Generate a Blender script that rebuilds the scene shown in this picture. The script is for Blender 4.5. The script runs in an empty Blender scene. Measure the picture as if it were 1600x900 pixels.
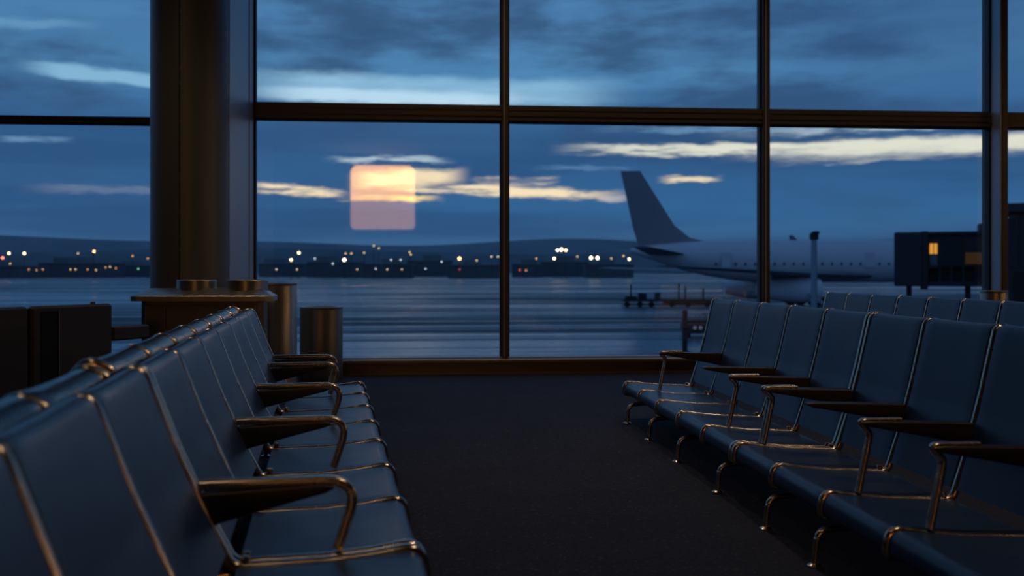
import bpy, math, random
from math import sin, cos, pi, tan, atan, radians, sqrt
random.seed(7)
SC = bpy.context.scene
COL = SC.collection

# ------------------------------------------------------------------ camera
H = 1.10            # eye height over the lounge floor
F = 1574.0          # focal length in pixels of a 1600 px wide frame
YAW = 0.0836        # turned a little to the right of the window's normal
YH = 424.65         # horizon row
YW = 10.97          # inner face of the glazing
TARMAC = -2.9
cam = bpy.data.cameras.new('camera'); co = bpy.data.objects.new('camera', cam); COL.objects.link(co)
co.location = (0, 0, H); co.rotation_euler = (pi/2, 0, -YAW)
cam.sensor_width = 36; cam.lens = F/1600*36; cam.shift_y = -(450-YH)/1600
cam.clip_start = 0.05; cam.clip_end = 20000
cam.dof.use_dof = True; cam.dof.focus_distance = 5.6; cam.dof.aperture_fstop = 2.4; cam.dof.aperture_blades = 0
SC.camera = co
SC.view_settings.view_transform = 'Standard'; SC.view_settings.look = 'None'
SC.view_settings.exposure = 0.0; SC.view_settings.gamma = 1.0; SC.view_settings.use_curve_mapping = False
try:
    SC.cycles.use_denoising = True
    SC.cycles.max_bounces = 10; SC.cycles.transparent_max_bounces = 16
    SC.cycles.sample_clamp_indirect = 4.0
    SC.cycles.caustics_reflective = False; SC.cycles.caustics_refractive = False
except Exception: pass

def lin(c):
    return tuple((v/255/12.92 if v/255 <= .04045 else ((v/255+.055)/1.055)**2.4) for v in c)

# ------------------------------------------------------------------ world: dusk sky with lit cloud gaps
SKY = 1.22
def build_world():
    w = bpy.data.worlds.new('dusk_sky'); SC.world = w; w.use_nodes = True
    nt = w.node_tree; nt.nodes.clear(); N = nt.nodes; L = nt.links
    def put(s, v):
        if hasattr(v, 'default_value') or hasattr(v, 'is_linked'): L.new(v, s)
        else: s.default_value = v
    def m(op, a, b=0.0, c=None):
        n = N.new('ShaderNodeMath'); n.operation = op; put(n.inputs[0], a); put(n.inputs[1], b)
        if c is not None: put(n.inputs[2], c)
        return n.outputs[0]
    def rng(v, a, b, c, d, mode='SMOOTHSTEP'):
        n = N.new('ShaderNodeMapRange'); n.interpolation_type = mode; n.clamp = True
        put(n.inputs[0], v)
        for i, q in enumerate((a, b, c, d)): put(n.inputs[i+1], q)
        return n.outputs[0]
    def mix(f, a, b):
        n = N.new('ShaderNodeMix'); n.data_type = 'RGBA'; put(n.inputs[0], f)
        for s, v in ((n.inputs[6], a), (n.inputs[7], b)):
            if isinstance(v, tuple): s.default_value = (*v, 1)
            else: L.new(v, s)
        return n.outputs[2]
    def noise(A, E, sa, se, off, detail=5, rough=.55):
        cx = N.new('ShaderNodeCombineXYZ'); put(cx.inputs[0], m('MULTIPLY', A, sa)); put(cx.inputs[1], m('MULTIPLY', E, se)); cx.inputs[2].default_value = off
        n = N.new('ShaderNodeTexNoise'); n.inputs['Scale'].default_value = 1; n.inputs['Detail'].default_value = detail
        n.inputs['Roughness'].default_value = rough; L.new(cx.outputs[0], n.inputs['Vector']); return n.outputs[0]
    tc = N.new('ShaderNodeTexCoord'); sp = N.new('ShaderNodeSeparateXYZ'); L.new(tc.outputs['Generated'], sp.inputs[0])
    x, y, z = sp.outputs
    A = m('ARCTAN2', x, y)                                       # azimuth from the window's normal
    hor = m('SQRT', m('ADD', m('MULTIPLY', x, x), m('MULTIPLY', y, y)))
    E0 = m('ARCTAN2', z, hor)                                    # elevation
    E = m('MAXIMUM', E0, 0.0)
    el = lambda py: (YH-py)/F
    az = lambda px: (px-800)/F + YAW
    # base gradient up the sky
    cr = N.new('ShaderNodeValToRGB'); L.new(m('DIVIDE', E, 1.6), cr.inputs[0])
    stops = [(0.0, (66,94,122)), (el(375), (56,96,136)), (el(335), (52,100,146)), (el(270), (50,94,140)), (el(215), (50,90,134)),
             (el(185), (60,106,152)), (el(120), (82,136,180)), (el(30), (78,128,174)), (.55, (66,108,154)), (1.0, (52,88,134)), (1.6, (42,72,116))]
    cr.color_ramp.elements[0].position = 0; cr.color_ramp.elements[0].color = (*lin(stops[0][1]), 1)
    cr.color_ramp.elements[1].position = 1; cr.color_ramp.elements[1].color = (*lin(stops[-1][1]), 1)
    for p, c in stops[1:-1]:
        e = cr.color_ramp.elements.new(p/1.6); e.color = (*lin(c), 1)
    col = cr.outputs[0]
    # broad cloud masses, puffier the higher they are
    n1 = noise(A, E, 5.5, 19, 3.1, 6, .58)
    n2 = noise(A, E, 11, 44, 8.4, 5, .6)
    n3 = noise(A, E, 2.4, 7, 1.7, 3, .5)
    s = m('ADD', m('ADD', m('MULTIPLY', n1, .55), m('MULTIPLY', n2, .2)), m('MULTIPLY', n3, .32))
    dark = m('MULTIPLY', rng(s, .47, .63, 0, 1), rng(E, .10, .17, .35, .85))
    col = mix(dark, col, lin((50, 80, 116)))
    # the sky darkens to the right of the view
    col = mix(m('MULTIPLY', rng(A, az(900), az(1500), 0, .55), rng(E, .12, .2, 0, 1)), col, lin((46, 82, 128)))
    haze = m('MULTIPLY', rng(noise(A, E, 3, 30, 5.2, 4, .5), .42, .62, 0, .62), rng(E, .02, .2, 1, .4))
    col = mix(haze, col, lin((40, 74, 116)))
    # ragged edges for the lit gaps
    d1 = m('MULTIPLY', m('SUBTRACT', noise(A, E, 26, 90, 2.2, 5, .6), .5), .012)
    d2 = m('MULTIPLY', m('SUBTRACT', noise(A, E, 9, 24, 6.6, 3, .5), .5), .008)
    Ed = m('ADD', E, m('ADD', d1, d2))
    br = rng(noise(A, E, 16, 130, 9.3, 5, .6), .36, .56, .12, 1)
    soft = rng(noise(A, E, 7, 40, 4.4, 4, .55), .3, .6, .7, 1)
    WARM = (250, 226, 186); CREAM = (226, 224, 206); PALE = (150, 196, 224); PINK = (120, 132, 160)
    # centre x0..x1, y at both ends, half height, colour, strength
    streaks = [
        (330, 1010, 142, 150, 26, PALE, .95), (380, 860, 154, 160, 13, (186, 218, 236), .95), (70, 330, 138, 150, 12, (140,188,218), .85), (-160, 60, 134, 138, 9, (130,176,208), .6), (-160, 210, 98, 72, 9, (110,160,196), .6),
        (850, 1330, 233, 243, 10, CREAM, .9), (960, 1460, 236, 244, 11, CREAM, .9), (1100, 2000, 244, 243, 15, CREAM, 1.0), (1080, 1900, 216, 212, 9, (176, 196, 206), .85), (900, 1500, 205, 207, 7, (110, 150, 186), .7), (1180, 1560, 262, 258, 6, (196, 196, 186), .5), (820, 1010, 262, 264, 5, (96, 138, 176), .6), (1800, 2500, 228, 240, 14, CREAM, .8),
        (-120, 64, 236, 233, 9, (150, 186, 214), .8), (50, 160, 242, 234, 5, (112, 150, 186), .8), (-100, 56, 262, 266, 7, (122, 140, 166), .7), (70, 420, 307, 303, 8, (112, 128, 156), .65),
        (385, 560, 296, 304, 9, WARM, .95), (540, 740, 283, 274, 15, WARM, 1.0), (500, 720, 251, 250, 5, (190, 206, 214), .8), (520, 700, 312, 312, 5, (255, 224, 150), .9),
        (560, 1000, 290, 306, 10, WARM, 1.0), (730, 880, 284, 282, 8, WARM, .95), (1020, 1130, 283, 282, 5, WARM, .85), (930, 985, 308, 308, 5, (190, 186, 190), .6),
        (-700, -160, 292, 300, 14, WARM, .7), (-900, -300, 150, 140, 18, PALE, .7)]
    for (x0, x1, y0, y1, hh, c, st) in streaks:
        ac = az((x0+x1)/2); wd = (x1-x0)/2/F
        da = m('SUBTRACT', A, ac)
        e = m('ADD', m('MULTIPLY', da, -(y1-y0)/(x1-x0)), el((y0+y1)/2))
        v = m('ABSOLUTE', m('DIVIDE', m('SUBTRACT', Ed, e), hh/F))
        hm = rng(m('ABSOLUTE', da), wd*.45, wd, 1, 0)
        hcut = m('MULTIPLY', v, 1.0)
        mask = m('MULTIPLY', m('MULTIPLY', rng(hcut, .35, 1.15, 1, 0), hm), m('MULTIPLY', soft if hh > 11 else br, st))
        col = mix(mask, col, lin(c))
    bg = N.new('ShaderNodeBackground'); L.new(col, bg.inputs[0]); bg.inputs[1].default_value = SKY
    out = N.new('ShaderNodeOutputWorld'); L.new(bg.outputs[0], out.inputs[0])
    w.cycles.sampling_method = 'MANUAL'; w.cycles.sample_map_resolution = 1024
build_world()

# ------------------------------------------------------------------ pixel <-> place helpers (the survey of the photograph)
def at(px, py, d):
    X = (px-800)/F*d
    return (X*cos(YAW)+d*sin(YAW), d*cos(YAW)-X*sin(YAW), H+(YH-py)*d/F)
def wx(px, Y=YW):
    return Y*tan(atan((px-800)/F)+YAW)
def depth(X, Y): return Y*cos(YAW)+X*sin(YAW)
def wz(px, py, Y=YW):
    return H+(YH-py)*depth(wx(px, Y), Y)/F

# ------------------------------------------------------------------ materials
MATS = {}
def mat(name, base, rough=.5, metal=0.0, spec=.5, noise=None, bump=None, emit=None, coat=0.0, aniso=0.0):
    if name in MATS: return MATS[name]
    M = bpy.data.materials.new(name); M.use_nodes = True; nt = M.node_tree; b = nt.nodes['Principled BSDF']
    b.inputs['Base Color'].default_value = (*base, 1); b.inputs['Roughness'].default_value = rough
    b.inputs['Metallic'].default_value = metal; b.inputs['Specular IOR Level'].default_value = spec
    if coat: b.inputs['Coat Weight'].default_value = coat; b.inputs['Coat Roughness'].default_value = .2
    tc = nt.nodes.new('ShaderNodeTexCoord')
    def nz(scale, detail=4):
        mp = nt.nodes.new('ShaderNodeMapping'); nt.links.new(tc.outputs['Object'], mp.inputs[0])
        if isinstance(scale, tuple): mp.inputs['Scale'].default_value = scale; sc = 1
        else: sc = scale
        n = nt.nodes.new('ShaderNodeTexNoise'); n.inputs['Scale'].default_value = sc; n.inputs['Detail'].default_value = detail
        nt.links.new(mp.outputs[0], n.inputs['Vector']); return n.outputs[0]
    if noise:      # (scale, colour amount, rough amount)
        o = nz(noise[0])
        r = nt.nodes.new('ShaderNodeValToRGB'); nt.links.new(o, r.inputs[0])
        r.color_ramp.elements[0].position = .3; r.color_ramp.elements[1].position = .7
        k = noise[1]
        r.color_ramp.elements[0].color = (*[v*(1-k) for v in base], 1); r.color_ramp.elements[1].color = (*[v*(1+k) for v in base], 1)
        nt.links.new(r.outputs[0], b.inputs['Base Color'])
        mr = nt.nodes.new('ShaderNodeMapRange'); nt.links.new(o, mr.inputs[0]); mr.inputs[1].default_value = .3; mr.inputs[2].default_value = .7
        mr.inputs[3].default_value = max(.02, rough-noise[2]); mr.inputs[4].default_value = min(1, rough+noise[2]); nt.links.new(mr.outputs[0], b.inputs['Roughness'])
    if bump:
        bp = nt.nodes.new('ShaderNodeBump'); bp.inputs['Strength'].default_value = bump[1]; bp.inputs['Distance'].default_value = bump[2]
        nt.links.new(nz(bump[0], 3), bp.inputs['Height']); nt.links.new(bp.outputs[0], b.inputs['Normal'])
    if emit:
        b.inputs['Emission Color'].default_value = (*emit[0], 1); b.inputs['Emission Strength'].default_value = emit[1]
    MATS[name] = M; return M
vinyl = mat('navy_vinyl', (.022, .049, .132), .36, 0, .62, noise=(5, .05, .03), bump=(420, .08, .0005))
vinyl_dark = mat('black_vinyl', (.006, .007, .010), .24, 0, .35, noise=(9, .1, .05), bump=(420, .12, .0006))
chrome = mat('polished_aluminium', (.66, .55, .43), .24, 1, .5, noise=(30, .06, .06))
arm_pad = mat('dark_brown_urethane', (.030, .021, .017), .38, 0, .5, noise=((3, 60, 60), .25, .06))
steel = mat('brushed_steel', (.50, .47, .42), .36, .9, .5, noise=((160, 160, 1.2), .07, .07))
steel_col = mat('column_cladding_steel', (.17, .172, .178), .42, .2, .5, noise=((90, 90, .8), .06, .06))
steel_dark = mat('dark_steel', (.22, .205, .18), .38, .7, .5, noise=((120, 120, 1.2), .1, .06))
dark_gap = mat('dark_void', (.006, .006, .007), .7)
beam_m = mat('black_painted_steel', (.014, .014, .016), .45, .0, .5, noise=(25, .1, .05))
bronze = mat('bronze_anodised_frame', (.105, .088, .076), .42, .4, .5, noise=((2, 2, 40), .08, .05))
black_gasket = mat('black_gasket', (.008, .008, .009), .5)
sill_m = mat('tan_bronze_sill', (.24, .175, .11), .36, .5, .5, noise=((2, 40, 40), .08, .05))
alu_pale = mat('pale_anodised_mullion', (.46, .48, .53), .42, .35, .5, noise=((40, 40, 1), .06, .05))
wall_m = mat('dark_grey_plaster', (.16, .155, .15), .85, 0, .3, noise=(4, .08, .05))
ceil_m = mat('ceiling_grey', (.14, .135, .13), .9, 0, .3, noise=(3, .06, .04))
panel_m = mat('charcoal_laminate', (.075, .068, .064), .42, 0, .5, noise=((2, 2, 14), .2, .06))

def carpet():
    M = bpy.data.materials.new('speckled_navy_carpet'); M.use_nodes = True; nt = M.node_tree; b = nt.nodes['Principled BSDF']
    tc = nt.nodes.new('ShaderNodeTexCoord')
    v = nt.nodes.new('ShaderNodeTexVoronoi'); v.inputs['Scale'].default_value = 95; nt.links.new(tc.outputs['Object'], v.inputs['Vector'])
    n = nt.nodes.new('ShaderNodeTexNoise'); n.inputs['Scale'].default_value = 160; n.inputs['Detail'].default_value = 3; nt.links.new(tc.outputs['Object'], n.inputs['Vector'])
    n2 = nt.nodes.new('ShaderNodeTexNoise'); n2.inputs['Scale'].default_value = 2.2; n2.inputs['Detail'].default_value = 4; nt.links.new(tc.outputs['Object'], n2.inputs['Vector'])
    r = nt.nodes.new('ShaderNodeValToRGB'); nt.links.new(v.outputs['Color'], r.inputs[0])
    e = r.color_ramp.elements; e[0].position = .0; e[0].color = (.017, .022, .050, 1); e[1].position = 1; e[1].color = (.17, .14, .11, 1)
    for p, c in ((.45, (.024, .031, .066, 1)), (.80, (.036, .043, .080, 1)), (.90, (.095, .084, .080, 1))):
        q = e.new(p); q.color = c
    mx = nt.nodes.new('ShaderNodeMix'); mx.data_type = 'RGBA'; mx.blend_type = 'MULTIPLY'; mx.inputs[0].default_value = .7
    nt.links.new(r.outputs[0], mx.inputs[6])
    mr = nt.nodes.new('ShaderNodeMapRange'); nt.links.new(n2.outputs[0], mr.inputs[0]); mr.inputs[1].default_value = .3; mr.inputs[2].default_value = .7; mr.inputs[3].default_value = .42; mr.inputs[4].default_value = .80
    nt.links.new(mr.outputs[0], mx.inputs[7]); nt.links.new(mx.outputs[2], b.inputs['Base Color'])
    b.inputs['Roughness'].default_value = .9; b.inputs['Specular IOR Level'].default_value = .25; b.inputs['Sheen Weight'].default_value = .06
    bp = nt.nodes.new('ShaderNodeBump'); bp.inputs['Strength'].default_value = .6; bp.inputs['Distance'].default_value = .004
    nt.links.new(n.outputs[0], bp.inputs['Height']); nt.links.new(bp.outputs[0], b.inputs['Normal'])
    return M
carpet_m = carpet()

def tarmac_mat():
    M = bpy.data.materials.new('wet_tarmac'); M.use_nodes = True; nt = M.node_tree; b = nt.nodes['Principled BSDF']
    tc = nt.nodes.new('ShaderNodeTexCoord')
    def nz(sc, det):
        mp = nt.nodes.new('ShaderNodeMapping'); mp.inputs['Scale'].default_value = sc; nt.links.new(tc.outputs['Object'], mp.inputs[0])
        n = nt.nodes.new('ShaderNodeTexNoise'); n.inputs['Scale'].default_value = 1; n.inputs['Detail'].default_value = det; n.inputs['Roughness'].default_value = .6
        nt.links.new(mp.outputs[0], n.inputs['Vector']); return n.outputs[0]
    a = nz((.012, .26, 1), 6); c0 = nz((.006, .03, 1), 3); c1 = nz((.03, .75, 1), 4)
    mm = nt.nodes.new('ShaderNodeMath'); mm.operation = 'MULTIPLY_ADD'; nt.links.new(c1, mm.inputs[0]); mm.inputs[1].default_value = .4
    m2 = nt.nodes.new('ShaderNodeMath'); m2.operation = 'MULTIPLY'; nt.links.new(c0, m2.inputs[0]); m2.inputs[1].default_value = .6; nt.links.new(m2.outputs[0], mm.inputs[2]); c = mm.outputs[0]
    ad = nt.nodes.new('ShaderNodeMath'); ad.operation = 'ADD'; nt.links.new(a, ad.inputs[0]); nt.links.new(c, ad.inputs[1])
    def mr(lo, hi):
        q = nt.nodes.new('ShaderNodeMapRange'); q.interpolation_type = 'SMOOTHSTEP'; nt.links.new(ad.outputs[0], q.inputs[0])
        q.inputs[1].default_value = .90; q.inputs[2].default_value = 1.08; q.inputs[3].default_value = lo; q.inputs[4].default_value = hi; return q.outputs[0]
    nt.links.new(mr(.62, .23), b.inputs['Roughness']); nt.links.new(mr(.25, 1.0), b.inputs['Specular IOR Level'])
    r = nt.nodes.new('ShaderNodeValToRGB'); nt.links.new(mr(0, 1), r.inputs[0])
    r.color_ramp.elements[0].color = (.045, .052, .066, 1); r.color_ramp.elements[1].color = (.13, .165, .22, 1)  # wet streaks carry reflected sky as a paler, bluer base colour
    nt.links.new(r.outputs[0], b.inputs['Base Color'])
    return M
tarmac_m = tarmac_mat()

def glass():
    M = bpy.data.materials.new('coated_glazing'); M.use_nodes = True; nt = M.node_tree; nt.nodes.clear()
    t = nt.nodes.new('ShaderNodeBsdfTransparent'); t.inputs[0].default_value = (.96, .975, .985, 1)
    g = nt.nodes.new('ShaderNodeBsdfGlossy'); g.inputs['Roughness'].default_value = 0.02; g.inputs[0].default_value = (.95, .96, 1, 1)
    n = nt.nodes.new('ShaderNodeTexNoise'); n.inputs['Scale'].default_value = .8
    mr = nt.nodes.new('ShaderNodeMapRange'); nt.links.new(n.outputs[0], mr.inputs[0]); mr.inputs[3].default_value = .070; mr.inputs[4].default_value = .080
    mx = nt.nodes.new('ShaderNodeMixShader'); nt.links.new(mr.outputs[0], mx.inputs[0]); nt.links.new(t.outputs[0], mx.inputs[1]); nt.links.new(g.outputs[0], mx.inputs[2])
    o = nt.nodes.new('ShaderNodeOutputMaterial'); nt.links.new(mx.outputs[0], o.inputs[0]); return M
glass_m = glass()

def emis(name, c, s, sample=True):
    M = bpy.data.materials.new(name); M.use_nodes = True; nt = M.node_tree; nt.nodes.clear()
    e = nt.nodes.new('ShaderNodeEmission'); e.inputs[0].default_value = (*c, 1); e.inputs[1].default_value = s
    o = nt.nodes.new('ShaderNodeOutputMaterial'); nt.links.new(e.outputs[0], o.inputs[0])
    if not sample: M.cycles.emission_sampling = 'NONE'
    return M

# ------------------------------------------------------------------ mesh helpers
class MB:
    def __init__(self): self.v = []; self.f = []; self.mi = []; self.cur = 0
    def add(self, vs, fs):
        o = len(self.v); self.v += [tuple(p) for p in vs]; self.f += [tuple(i+o for i in f) for f in fs]; self.mi += [self.cur]*len(fs); return self
    def box(self, x0, x1, y0, y1, z0, z1, ch=0.0):
        if ch <= 0:
            vs = [(x, y, z) for z in (z0, z1) for y in (y0, y1) for x in (x0, x1)]
            return self.add(vs, [(0,2,3,1),(4,5,7,6),(0,1,5,4),(2,6,7,3),(0,4,6,2),(1,3,7,5)])
        def ring(x0, x1, y0, y1, z): 
            c = min(ch, (x1-x0)/2.01, (y1-y0)/2.01)
            return [(x0+c,y0,z),(x1-c,y0,z),(x1,y0+c,z),(x1,y1-c,z),(x1-c,y1,z),(x0+c,y1,z),(x0,y1-c,z),(x0,y0+c,z)]
        R = [ring(x0+ch,x1-ch,y0+ch,y1-ch,z0), ring(x0,x1,y0,y1,z0+ch), ring(x0,x1,y0,y1,z1-ch), ring(x0+ch,x1-ch,y0+ch,y1-ch,z1)]
        vs = [p for r in R for p in r]; fs = [tuple(reversed(range(8))), tuple(range(24, 32))]
        for i in range(3):
            for j in range(8):
                a = i*8+j; b = i*8+(j+1) % 8; fs.append((a, b, b+8, a+8))
        return self.add(vs, fs)
    def rings(self, R, cap=True):
        n = len(R[0]); vs = [p for r in R for p in r]; fs = []
        for i in range(len(R)-1):
            for j in range(n):
                a = i*n+j; b = i*n+(j+1) % n; fs.append((a, b, b+n, a+n))
        if cap: fs += [tuple(reversed(range(n))), tuple(range((len(R)-1)*n, len(R)*n))]
        return self.add(vs, fs)
    def lathe(self, prof, c=(0, 0), n=40, cap=True):
        return self.rings([[(c[0]+r*cos(2*pi*j/n), c[1]+r*sin(2*pi*j/n), z) for j in range(n)] for r, z in prof], cap)
    def tube(self, P, rad, n=10):
        R = []
        for i, p in enumerate(P):
            a = P[max(0, i-1)]; b = P[min(len(P)-1, i+1)]
            t = [b[k]-a[k] for k in range(3)]; l = sqrt(sum(q*q for q in t)) or 1; t = [q/l for q in t]
            up = (0, 0, 1) if abs(t[2]) < .9 else (1, 0, 0)
            if i == 0 or True:
                s = (t[1]*up[2]-t[2]*up[1], t[2]*up[0]-t[0]*up[2], t[0]*up[1]-t[1]*up[0]); l = sqrt(sum(q*q for q in s)); s = [q/l for q in s]
                u = (s[1]*t[2]-s[2]*t[1], s[2]*t[0]-s[0]*t[2], s[0]*t[1]-s[1]*t[0])
            r = rad[i] if isinstance(rad, (list, tuple)) else rad
            R.append([tuple(p[k]+r*(cos(2*pi*j/n)*s[k]+sin(2*pi*j/n)*u[k]) for k in range(3)) for j in range(n)])
        return self.rings(R)
    def mesh(self, name, mats, smooth=True, angle=40):
        me = bpy.data.meshes.new(name); me.from_pydata(self.v, [], self.f)
        for q in (mats if isinstance(mats, (list, tuple)) else [mats]): me.materials.append(q)
        for i, p in enumerate(me.polygons): p.material_index = self.mi[i]
        if smooth:
            me.polygons.foreach_set('use_smooth', [True]*len(me.polygons))
            me.update()
            try: me.set_sharp_from_angle(angle=radians(angle))
            except Exception: pass
        me.update(); return me
    def build(self, name, mats, parent=None, loc=(0, 0, 0), smooth=True, angle=40):
        return obj(name, self.mesh(name, mats, smooth, angle), parent, loc)
def obj(name, me, parent=None, loc=(0, 0, 0), rz=0):
    o = bpy.data.objects.new(name, me); COL.objects.link(o); o.location = loc; o.rotation_euler = (0, 0, rz)
    if parent: o.parent = parent
    return o
def tag(o, label=None, cat=None, group=None, kind=None):
    if label: o['label'] = label
    if cat: o['category'] = cat
    if group: o['group'] = group
    if kind: o['kind'] = kind
    return o
def empty(name, loc=(0, 0, 0), rz=0): return obj(name, None, None, loc, rz)

def fillet(P, R, seg=6):
    """2-D polyline with rounded corners; R: radius for each inner point."""
    out = [P[0]]
    for i in range(1, len(P)-1):
        p, a, b = P[i], P[i-1], P[i+1]; r = R[i-1] if isinstance(R, (list, tuple)) else R
        v1 = (a[0]-p[0], a[1]-p[1]); v2 = (b[0]-p[0], b[1]-p[1]); l1 = sqrt(v1[0]**2+v1[1]**2); l2 = sqrt(v2[0]**2+v2[1]**2)
        v1 = (v1[0]/l1, v1[1]/l1); v2 = (v2[0]/l2, v2[1]/l2)
        ct = max(-1, min(1, v1[0]*v2[0]+v1[1]*v2[1])); half = math.acos(ct)/2
        t = min(r/tan(half), l1*.48, l2*.48)
        A = (p[0]+v1[0]*t, p[1]+v1[1]*t); B = (p[0]+v2[0]*t, p[1]+v2[1]*t)
        for k in range(seg+1):
            s = k/seg
            out.append(((1-s)**2*A[0]+2*s*(1-s)*p[0]+s*s*B[0], (1-s)**2*A[1]+2*s*(1-s)*p[1]+s*s*B[1]))
    out.append(P[-1]); return out
def dens(P, step):
    out = [P[0]]
    for a, b in zip(P, P[1:]):
        l = sqrt((a[0]-b[0])**2+(a[1]-b[1])**2); n = max(1, int(l/step))
        for k in range(1, n+1): out.append((a[0]+(b[0]-a[0])*k/n, a[1]+(b[1]-a[1])*k/n))
    return out
def sweep(mb, P, W, T, cr=.012, across=5, sag=0.0, nose=0):
    """sweep a rounded rectangle (half width W along x, half thickness T along the normal) along a (y, z) path"""
    R = []; n = len(P)
    for i, p in enumerate(P):
        a = P[max(0, i-1)]; b = P[min(n-1, i+1)]
        ty, tz = b[0]-a[0], b[1]-a[1]; l = sqrt(ty*ty+tz*tz) or 1; ty, tz = ty/l, tz/l
        ny, nz = -tz, ty
        w = W[i] if isinstance(W, list) else W; t = T[i] if isinstance(T, list) else T
        c = min(cr, w*.98, t*.98); sec = []
        for (sx, st, a0) in ((1, 1, 0), (-1, 1, 90), (-1, -1, 180), (1, -1, 270)):
            for k in range(5):
                th = radians(a0+90*k/4); sec.append((sx*(w-c)+c*cos(th), st*(t-c)+c*sin(th)))
            if sx == 1 and st == 1:
                for k in range(1, across+1):
                    x = (w-c)*(1-2*k/(across+1)); sec.append((x, t-sag*(1-(x/w)**2)))
            if sx == -1 and st == -1:
                for k in range(1, across+1):
                    x = -(w-c)*(1-2*k/(across+1)); sec.append((x, -t-sag*(1-(x/w)**2)))
        R.append([(x, p[0]+ny*h, p[1]+nz*h) for x, h in sec])
    return mb.rings(R)

# ------------------------------------------------------------------ the room
ORDS = ('first', 'second', 'third', 'fourth')
def S(o): o['kind'] = 'structure'; return o
XL, XR, YB, ZC = -13.0, 14.0, -24.0, 6.4
S(MB().box(XL, XR, YB, YW+.35, -.25, 0).build('floor', carpet_m, smooth=False))
S(MB().box(XL, XR, YB, YW+.35, ZC, ZC+.3).build('ceiling', ceil_m, smooth=False))
S(MB().box(XL-.3, XL, YB, YW+.35, -.25, ZC+.3).build('wall_left', wall_m, smooth=False))
S(MB().box(XR, XR+.3, YB, YW+.35, -.25, ZC+.3).build('wall_right', wall_m, smooth=False))
S(MB().box(XL-.3, XR+.3, YB-.3, YB, -.25, ZC+.3).build('wall_back', wall_m, smooth=False))

# window wall: px edges of the uprights in the photograph
x_j0, x_j1 = wx(352), wx(397)            # wide pale jamb beside the column
x_m1, x_m2 = wx(788.5), wx(1195)
x_p0, x_p1 = wx(1545), wx(1572)          # pale post on the right
bay = x_m2-x_m1
z_sill = wz(788, 557); z_t0, z_t1 = wz(788, 190), wz(788, 166)
zl0, zl1 = wz(120, 192), wz(120, 183)
trim_n = [0]
def trim(mb, m_, gasket=None, bead=None):
    trim_n[0] += 1
    o = S(mb.build('trim_%d' % trim_n[0], m_, smooth=False))
    if gasket: gasket.build('gasket', black_gasket, o, smooth=False)
    if bead: bead.build('glazing_bead', alu_pale, o, smooth=False)
    return o
def mullion(xc, w, z0=0.0, z1=ZC):
    trim(MB().box(xc-w/2, xc+w/2, YW-.06, YW+.16, z0, z1, .004), bronze,
         MB().box(xc-w/2-.016, xc-w/2, YW+.0, YW+.06, z0, z1).box(xc+w/2, xc+w/2+.016, YW, YW+.06, z0, z1),
         MB().box(xc-w*.18, xc-w*.06, YW-.066, YW-.06, z0, z1))
mullion(x_m1, .074); mullion(x_m2, .080)
trim(MB().box(x_j1-.04, x_j1, 9.64, YW+.2, 0, ZC, .004), alu_pale, MB().box(x_j1, x_j1+.022, YW-.02, YW+.06, 0, ZC),
     MB().box(x_j1, x_j1+.008, YW-.30, YW-.28, 0, ZC))
trim(MB().box(x_j0, x_j1-.04, YW-.02, YW+.2, 0, ZC), bronze)
trim(MB().box(x_p0+.012, x_p0+.03, YW-.21, YW, 0, ZC, .003), alu_pale, MB().box(x_p0-.01, x_p0+.012, YW-.02, YW+.06, 0, ZC))
trim(MB().box(x_p0+.03, x_p0+.10, YW-.22, YW+.2, 0, ZC, .005), bronze)
x_p1 = x_p0+.10
mullion(x_p1+bay*.95, .08)
# transoms between the uprights, and the bottom rail
def transom(x0, x1, z0, z1, lip=True):
    m_ = MB().box(x0, x1, YW-.05, YW+.15, z0, z1, .005)
    g = MB().box(x0, x1, YW, YW+.06, z0-.018, z0).box(x0, x1, YW, YW+.06, z1, z1+.012)
    o = trim(m_, bronze, g)
    if lip: MB().box(x0, x1, YW-.062, YW-.05, z0+.055, z0+.07).box(x0, x1, YW-.058, YW-.05, z1-.05, z1-.042).build('drip_ridge', bronze, o, smooth=False)
ups = [(x_j1, x_m1-.037), (x_m1+.037, x_m2-.04), (x_m2+.04, x_p0), (x_p1, x_p1+bay*.95-.04), (x_p1+bay*.95+.04, XR)]
for a, b in ups: transom(a, b, z_t0, z_t1)
transom(XL, x_j0, zl0, zl1, False)
S(MB().box(XL, XR, YW-.22, YW+.2, 0, z_sill-.045, .004).build('baseboard_window', sill_m, smooth=False))
trim(MB().box(XL, XR, YW-.25, YW+.12, z_sill-.05, z_sill-.012, .006), sill_m, None, MB().box(XL, XR, YW-.06, YW+.1, z_sill-.012, z_sill))
# panes, each a window of its own
wn = 0
lefts = [(XL, wx(-330)), (wx(-330)+.06, x_j0)]
mullion(wx(-330)+.03, .06)
for i, (a, b) in enumerate(lefts+ups):
    zz = ((z_sill, zl0, zl1) if i < 2 else (z_sill, z_t0, z_t1))
    for lo, hi in ((zz[0], zz[1]), (zz[2], ZC)):
        wn += 1
        w = S(empty('window_%d' % wn, ((a+b)/2, YW+.03, lo)))
        MB().box(-(b-a)/2, (b-a)/2, -.006, .006, 0, hi-lo).build('pane', glass_m, w, smooth=False)

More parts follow.
